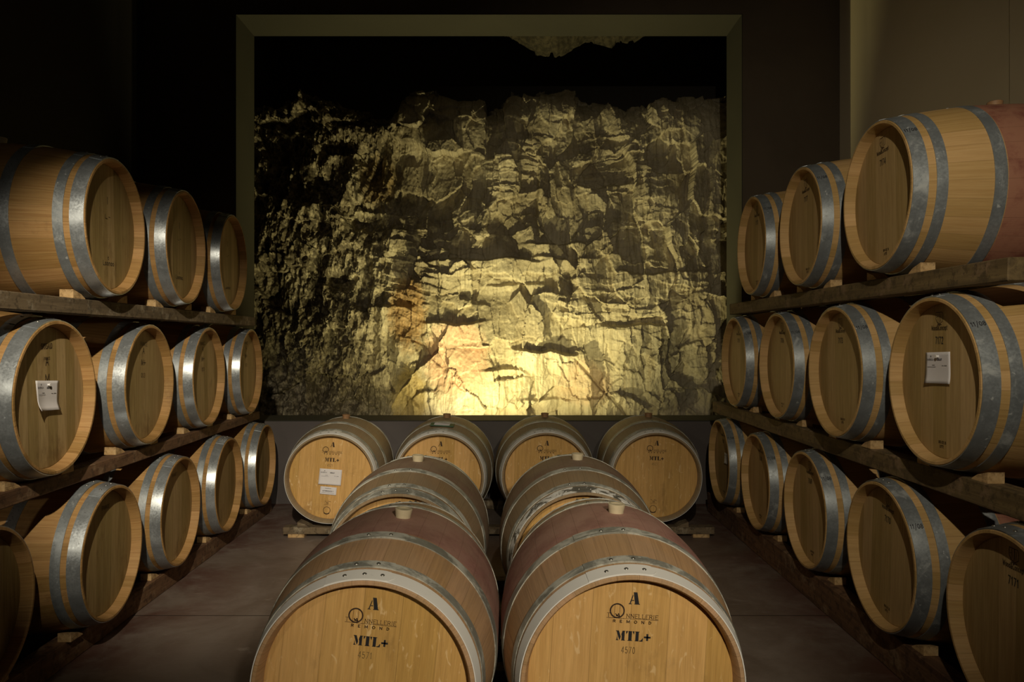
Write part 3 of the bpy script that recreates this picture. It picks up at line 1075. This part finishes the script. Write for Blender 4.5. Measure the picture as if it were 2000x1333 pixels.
# ------------------------------------------------------------------ timber
def beam(name, p0, p1, wd, z0, z1, mat, label, cat='beam', group=None, jag=.004):
    """Straight sawn timber between two plan points, subdivided and slightly waney."""
    p0, p1 = Vector(p0), Vector(p1)
    L = (p1 - p0).length
    ang = math.atan2(p1.y - p0.y, p1.x - p0.x) - math.pi / 2
    n_ = max(6, int(L / .12))
    rng = random.Random(int(L * 1000 + z0 * 777 + p0.x * 331))
    vs, fs = [], []
    for i in range(n_ + 1):
        t = i / n_
        y_ = t * L
        j = [rng.uniform(0, jag) for _ in range(4)]
        vs += [(-wd / 2 + j[0], y_, 0), (wd / 2 - j[1], y_, 0), (wd / 2 - j[2], y_, z1 - z0), (-wd / 2 + j[3], y_, z1 - z0)]
    for i in range(n_):
        for q_ in range(4):
            r_ = (q_ + 1) % 4
            fs.append((i * 4 + q_, i * 4 + r_, (i + 1) * 4 + r_, (i + 1) * 4 + q_))
    fs.append((3, 2, 1, 0)); fs.append(tuple(n_ * 4 + q_ for q_ in range(4)))
    o = link_mesh(name, vs, fs, mat, None, smooth=False)
    o.location = (p0.x, p0.y, z0)
    o.rotation_euler = (0, 0, ang)
    bevel_obj(o, .004, 1)
    tag(o, label, cat, group)
    return o


def z_of(h):
    return HC - h


def row_x(side, y, tier='middle'):
    """Plan x of the front heads of a rack at depth y."""
    if side > 0:
        return 1.440 if tier == 'top' else 1.462
    return -{'top': 1.675 + (y - 3.03) * .045, 'middle': 1.735 + (y - 2.73) * .045, 'bottom': 1.752 + (y - 2.4) * .020}[tier]


RR, RB, INS = .29, .345, .10
r_in = prof('pale', .475 - .14) + .0028       # barrel radius over the inner edge of a bearer
LBL = {}
right_T = [(1.440, 2.85, 1.0), (1.440, 3.60, 1.0), (1.440, 4.33, 1.0)]
right_M = [(1.456, 2.50, 1.0), (1.450, 3.24, 1.0), (1.480, 4.03, 1.0), (1.475, 4.79, 1.0)]
right_B = [(1.455, 2.13, 1.0), (1.469, 2.88, 1.0), (1.487, 3.66, 1.0), (1.490, 4.41, .99), (1.472, 5.12, 1.0)]
left_T = [(-1.672, 3.04, .975), (-1.702, 3.76, 1.0), (-1.734, 4.48, 1.0)]
left_M = [(-1.725, 2.73, 1.0), (-1.785, 3.55, 1.0), (-1.814, 4.31, 1.0), (-1.838, 5.07, 1.0)]
left_B = [(-1.760, 2.40, .985), (-1.730, 3.12, .98), (-1.780, 3.87, .985), (-1.795, 4.565, 1.0), (-1.812, 5.29, 1.0)]
HR = dict(T=.575, M=.139, B=.860)
ZT_R, ZM_R, ZB_R = z_of(-.575), z_of(.139), z_of(.860)
ZT_L, ZM_L, ZB_L = z_of(-.490), z_of(.214), z_of(.912)


def place_side(side, cfg, Z, phi, labels, group, t):
    out = []
    L = KIND[t]['L']
    for (x, y, s), lb in zip(cfg, labels):
        yaw = (-90 - phi) if side > 0 else (90 - phi)
        th = R(yaw)
        d = Vector((math.sin(th), -math.cos(th), 0))          # facing direction of the front head
        c = Vector((x, y, Z)) - d * (L / 2 * s)
        rng = random.Random(int(x * 1000 + y * 100))
        zz = Z + (s - 1) * r_in                                # bigger ones sit a little higher on the same bearer
        out.append(barrel(t, (c.x, c.y, zz), yaw, lb, group, roll=rng.uniform(-4, 4), sc=s))
    return out


RT = place_side(1, right_T, ZT_R, 2.2, [
    'pale oak barrel with a red middle band, nearest on the right rack top tier',
    'pale oak barrel in the middle of the three on the right rack top tier',
    'pale oak barrel on the right rack top tier, farthest back beside the rock opening'], 'barrels on the top tier of the right rack', 'pale')
RM = place_side(1, right_M, ZM_R, 1.8, [
    'pale oak barrel with a note pinned to its head, middle tier of the right rack',
    'pale oak barrel on the right rack middle tier, next behind the one with the note',
    'pale oak barrel on the right rack middle tier, third from the camera',
    'pale oak barrel on the right rack middle tier, farthest back by the rock opening'], 'barrels on the middle tier of the right rack', 'pale')
RBt = place_side(1, right_B, ZB_R, 2.0, [
    'pale oak barrel cut off by the bottom right corner of the photo, bottom tier',
    'pale oak barrel on the right rack bottom tier, second from the camera',
    'pale oak barrel on the right rack bottom tier, middle one of the five',
    'pale oak barrel on the right rack bottom tier, fourth from the camera',
    'pale oak barrel on the right rack bottom tier, farthest back against the rear wall'], 'barrels on the bottom tier of the right rack', 'pale')
LT = place_side(-1, left_T, ZT_L, -5.5, [
    'stained aged oak barrel on the left rack top tier, nearest the camera',
    'aged oak barrel in the middle of the three on the left rack top tier',
    'aged oak barrel on the left rack top tier, farthest back beside the rock opening'], 'barrels on the top tier of the left rack', 'aged')
LM = place_side(-1, left_M, ZM_L, -5.0, [
    'aged oak barrel with a curled note on its head, left rack middle tier',
    'aged oak barrel with bright steel hoops, left rack middle tier, next to the noted one',
    'aged oak barrel on the left rack middle tier, third from the camera',
    'aged oak barrel on the left rack middle tier, farthest back in the dark'], 'barrels on the middle tier of the left rack', 'aged')
LB = place_side(-1, left_B, ZB_L, -5.0, [
    'dark aged oak barrel cut off by the bottom left corner of the photo',
    'dark aged oak barrel on the left rack bottom tier, second from the camera',
    'aged oak barrel on the left rack bottom tier, middle one of the five',
    'aged oak barrel on the left rack bottom tier, fourth from the camera',
    'aged oak barrel on the left rack bottom tier, farthest back with a bright narrow hoop'], 'barrels on the bottom tier of the left rack', 'aged')

for b_, num in zip(RT, ('7174', '7177', '7175')): pale_marks(b_, num)
for b_, num in zip(RM, ('7172', '7173', '7176', '7178')): pale_marks(b_, num)
for b_, num in zip(RBt, ('7171', '7170', '7169', '7168', '7167')): pale_marks(b_, num, date=True)
aged_marks(LM[0], (('SANSAUD', .020, .075), ('FRANCE', .010, .040), ('A', .03, .02), ('M', .028, .03), ('0194', .022, .06)), top=.185)
for b_ in LM[1:]:
    aged_marks(b_, (('FRANCE', .018, .08), ('A', .028, .022), ('M+', .028, .05), ('013', .02, .045)), top=.19)
for b_ in LT:
    aged_marks(b_, (('I', .03, .01), ('L-', .018, .05)), top=.10)
    aged_marks(b_, (('0', .012, .012), ('Lonoeou', .022, .11)) if False else (('0', .012, .012), ('Loonoo', .020, .10)), top=-.14, mat='ink')
for b_ in LB[1:3]:
    aged_marks(b_, (('FRANCE', .016, .07),), top=.19)

# bearers of the racks
for side, (zt, zm, zb), nm, mats in ((1, (ZT_R, ZM_R, ZB_R), 'right', ('beam_mossy', 'beam_mossy', 'beam_brown')), (-1, (ZT_L, ZM_L, ZB_L), 'left', ('beam_grey', 'beam_brown', 'beam_brown'))):
    for tier, zc, below, (y0, y1), mt in (('top', zt, zm, ((2.17, 4.95) if side > 0 else (2.25, 5.10)), mats[0]),
                                          ('middle', zm, zb, (1.75, 5.45), mats[1]),
                                          ('bottom', zb, None, (1.75, 5.60), mats[2])):
        top = zc - r_in
        bot = (below + r_in + .0005) if below else 0.0
        for off, wh in ((INS, 'front'), (.95 - INS, 'rear')):
            xa, xb = row_x(side, y0, tier) + side * off, row_x(side, y1, tier) + side * off
            beam('timber_beam', (xa, y0, 0), (xb, y1, 0), .08, bot, top, M[mt],
                 '%s timber beam under the %s tier barrels of the %s rack' % (wh, tier, nm), 'beam', 'timber beams of the %s rack' % nm)


def chock_mesh(d=1, wd=.055):
    # wedge in the (y, z) plane under one flank of a barrel lying along x
    P = [(.118, 0), (.200, 0), (.200, .036), (.150, .021), (.124, .006)]
    vs = [(-wd / 2, d * a, b_) for a, b_ in P] + [(wd / 2, d * a, b_) for a, b_ in P]
    k = len(P)
    fs = [tuple(range(k)), tuple(range(2 * k - 1, k - 1, -1))] + [(i, (i + 1) % k, (i + 1) % k + k, i + k) for i in range(k)]
    return vs, fs


chocks = {}
v, f = chock_mesh(1); ch0 = link_mesh('wooden_chock', v, f, M['chock'], None, smooth=False)
v, f = chock_mesh(-1); ch1 = link_mesh('wooden_chock', v, f, M['chock'], None, smooth=False)
fresh = {1: ch0, -1: ch1}
first_used = set()
ordn = ['nearest', 'second', 'third', 'fourth', 'fifth']
for side, rows in ((1, (('top', right_T, ZT_R), ('middle', right_M, ZM_R), ('bottom', right_B, ZB_R))), (-1, (('top', left_T, ZT_L), ('middle', left_M, ZM_L), ('bottom', left_B, ZB_L)))):
    for tier, cfg, zc in rows:
        for i_, (x, y, s) in enumerate(cfg):
            for d in (-1, 1):
                src = fresh[d]
                if d in first_used:
                    o = src.copy(); C.objects.link(o)
                else:
                    o = src; first_used.add(d)
                xb = x + side * INS
                o.location = (xb, y + (.010 if side < 0 else -.004) * side * -1, zc + (s - 1) * r_in * 0 - r_in)
                tag(o, 'small wedge on the %s rack %s beam, %s side of its %s barrel' % ('right' if side > 0 else 'left', tier, 'far' if d > 0 else 'near', ordn[i_] + ('' if i_ == 0 else '-nearest')),
                    'wedge', 'wedges holding the rack barrels')

# ------------------------------------------------------------------ centre barrels
GC = 'barrels in the two centre lines'
FL = barrel('wine', (-.398, 1.91 + .46, z_of(.940)), 0, 'front left centre barrel with a pink wine-stained middle and white hoop', GC, roll=6.0)
FR = barrel('wine', (.322, 1.91 + .46, z_of(.926)), 0, 'front right centre barrel with a brightly lit golden head', GC, roll=3.5)
SL = barrel('winedusty', (-.470, 2.95 + .46, z_of(.930)), 0, 'dusty barrel directly behind the front left centre barrel', GC, roll=3.5)
SR = barrel('winedusty', (.300, 2.93 + .46, z_of(.920)), 0, 'dusty barrel directly behind the front right centre barrel', GC, roll=1.5)
hw = kids(SR, 'hoop', -1, 0)[0]          # flaking white paint on this one's head hoop
hw.data = hw.data.copy()
hw.data.materials[0] = mat_hoop('flaking_white_hoop', (0.22, 0.21, 0.18), (0.70, 0.69, 0.66), 1.0, metallic=0.3, rough=0.5, lo=0.44, hi=0.50)
hw['label'] = 'head hoop with flaking white paint'
GB = 'row of barrels across the back wall'
BR = [barrel('dusty', (x, 4.83 + .46, z_of(h)), yw, lb, GB, roll=rl) for x, h, rl, yw, lb in (
    (-1.250, .930, 4.0, 2.5, 'leftmost barrel of the back row, two white papers on its golden head'),
    (-.490, .925, 1.5, 0.0, 'back row barrel with a green label holder lying on top'),
    (.233, .920, 1.5, 0.0, 'third barrel of the back row, half hidden by the right centre line'),
    (.993, .920, 2.0, -2.0, 'rightmost barrel of the back row, dim golden head'))]
cooper_marks(FL, '4571')
cooper_marks(FR, '4570')
cooper_marks(BR[0], '4521', 'burn')
cooper_marks(BR[1], '4520', 'burn')
cooper_marks(BR[2], '4522', 'burn')
cooper_marks(BR[3], '4527', 'burn')
cooper_marks(SL, '4569', 'burn')
cooper_marks(SR, '4568', 'burn')

note(RM[0], 'pale', -.016, .045, .150, .110, 'white note pinned to the pale barrel on the right rack middle tier', tilt=1.5)
note(LM[0], 'aged', -.012, .008, .165, .112, 'curled white note pinned to the large barrel on the left rack', tilt=-5, curl=.018)
note(BR[0], 'dusty', -.003, .006, .150, .106, 'larger white paper on the head of the leftmost back row barrel', tilt=-1, pin=False)
note(BR[0], 'dusty', -.010, -.088, .110, .052, 'smaller white paper below the larger one on the leftmost back row barrel', tilt=-2, pin=False, big=False, curl=.002)
note(RBt[4], 'pale', .07, .03, .075, .075, 'small dim note on the farthest bottom tier barrel of the right rack', pin=False, curl=.003)

# bearers under the centre barrels
rd = prof('dusty', .46 - .10)+.003
for y0, xs0, xs1, lb in ((4.83 + .055, -1.55, 1.37, 'weathered beam under the fronts of the back row'),
                         (4.83 + .92 - .055, -1.55, 1.37, 'weathered beam under the rear ends of the back row'),
                         (1.91 + .055, -.78, .70, 'beam under the heads of the front centre barrels'),
                         (1.91 + .92 - .055, -.78, .70, 'beam under the rears of the front centre barrels'),
                         (2.94 + .055, -.80, .68, 'beam under the heads of the second centre barrels'),
                         (2.94 + .92 - .055, -.80, .68, 'beam under the rears of the second centre barrels')):
    top = z_of(.935) - rd
    lifted = 'fronts' in lb
    beam('timber_beam', (xs0, y0, 0), (xs1, y0, 0), .085, .022 if lifted else 0, top, M['beam_grey'], lb, 'beam', 'timber beams under the centre barrels')
    for x_, wh in ((xs0 + .09, 'left'), (xs1 - .09, 'right')) if lifted else ():
        v, f = box(x_ - .055, x_ + .055, y0 - .038, y0 + .038, 0, .022)
        # world-placed box re-centred on its own origin
        v = [(a - x_, b_ - y0, c_) for a, b_, c_ in v]
        o = link_mesh('spacer_block', v, f, M['chock'], None, smooth=False)
        o.location = (x_, y0, 0)
        tag(o, 'thin pine block under the %s end of the beam in front of the back row' % wh, 'block', 'blocks under the centre beams')
v, f = chock_mesh(1, .085)
wedge_z = z_of(.935) - rd
for x_, d, lb in ((.993, -1, 'grey wedge right of the rightmost back row barrel'), (-1.25, 1, 'grey wedge left of the leftmost back row barrel')):
    o = link_mesh('wooden_chock', v, f, M['beam_grey'], None, smooth=False)
    o.location = (x_, 4.83 + .055, wedge_z)
    o.rotation_euler = (0, 0, R(-90 if d < 0 else 90))
    tag(o, lb, 'wedge')

# green label holder lying on the second back-row barrel
s_ = -(.46 - .165)
lh = empty('label_holder', (-.485, 4.83 + .46 + s_, z_of(.925) + prof('dusty', s_) + .003), (R(8), R(3), R(-3)))
v, f = box(-.083, .083, -.036, .036, 0, .007)
hb = bevel_obj(link_mesh('tray', v, f, M['green'], lh, smooth=False), .003, 2)
v, f = box(-.056, .052, -.024, .026, .007, .0082)
link_mesh('label_card', v, f, M['paper'], lh, smooth=False)
tag(lh, 'green label holder with a white card on the second back row barrel', 'label holder')
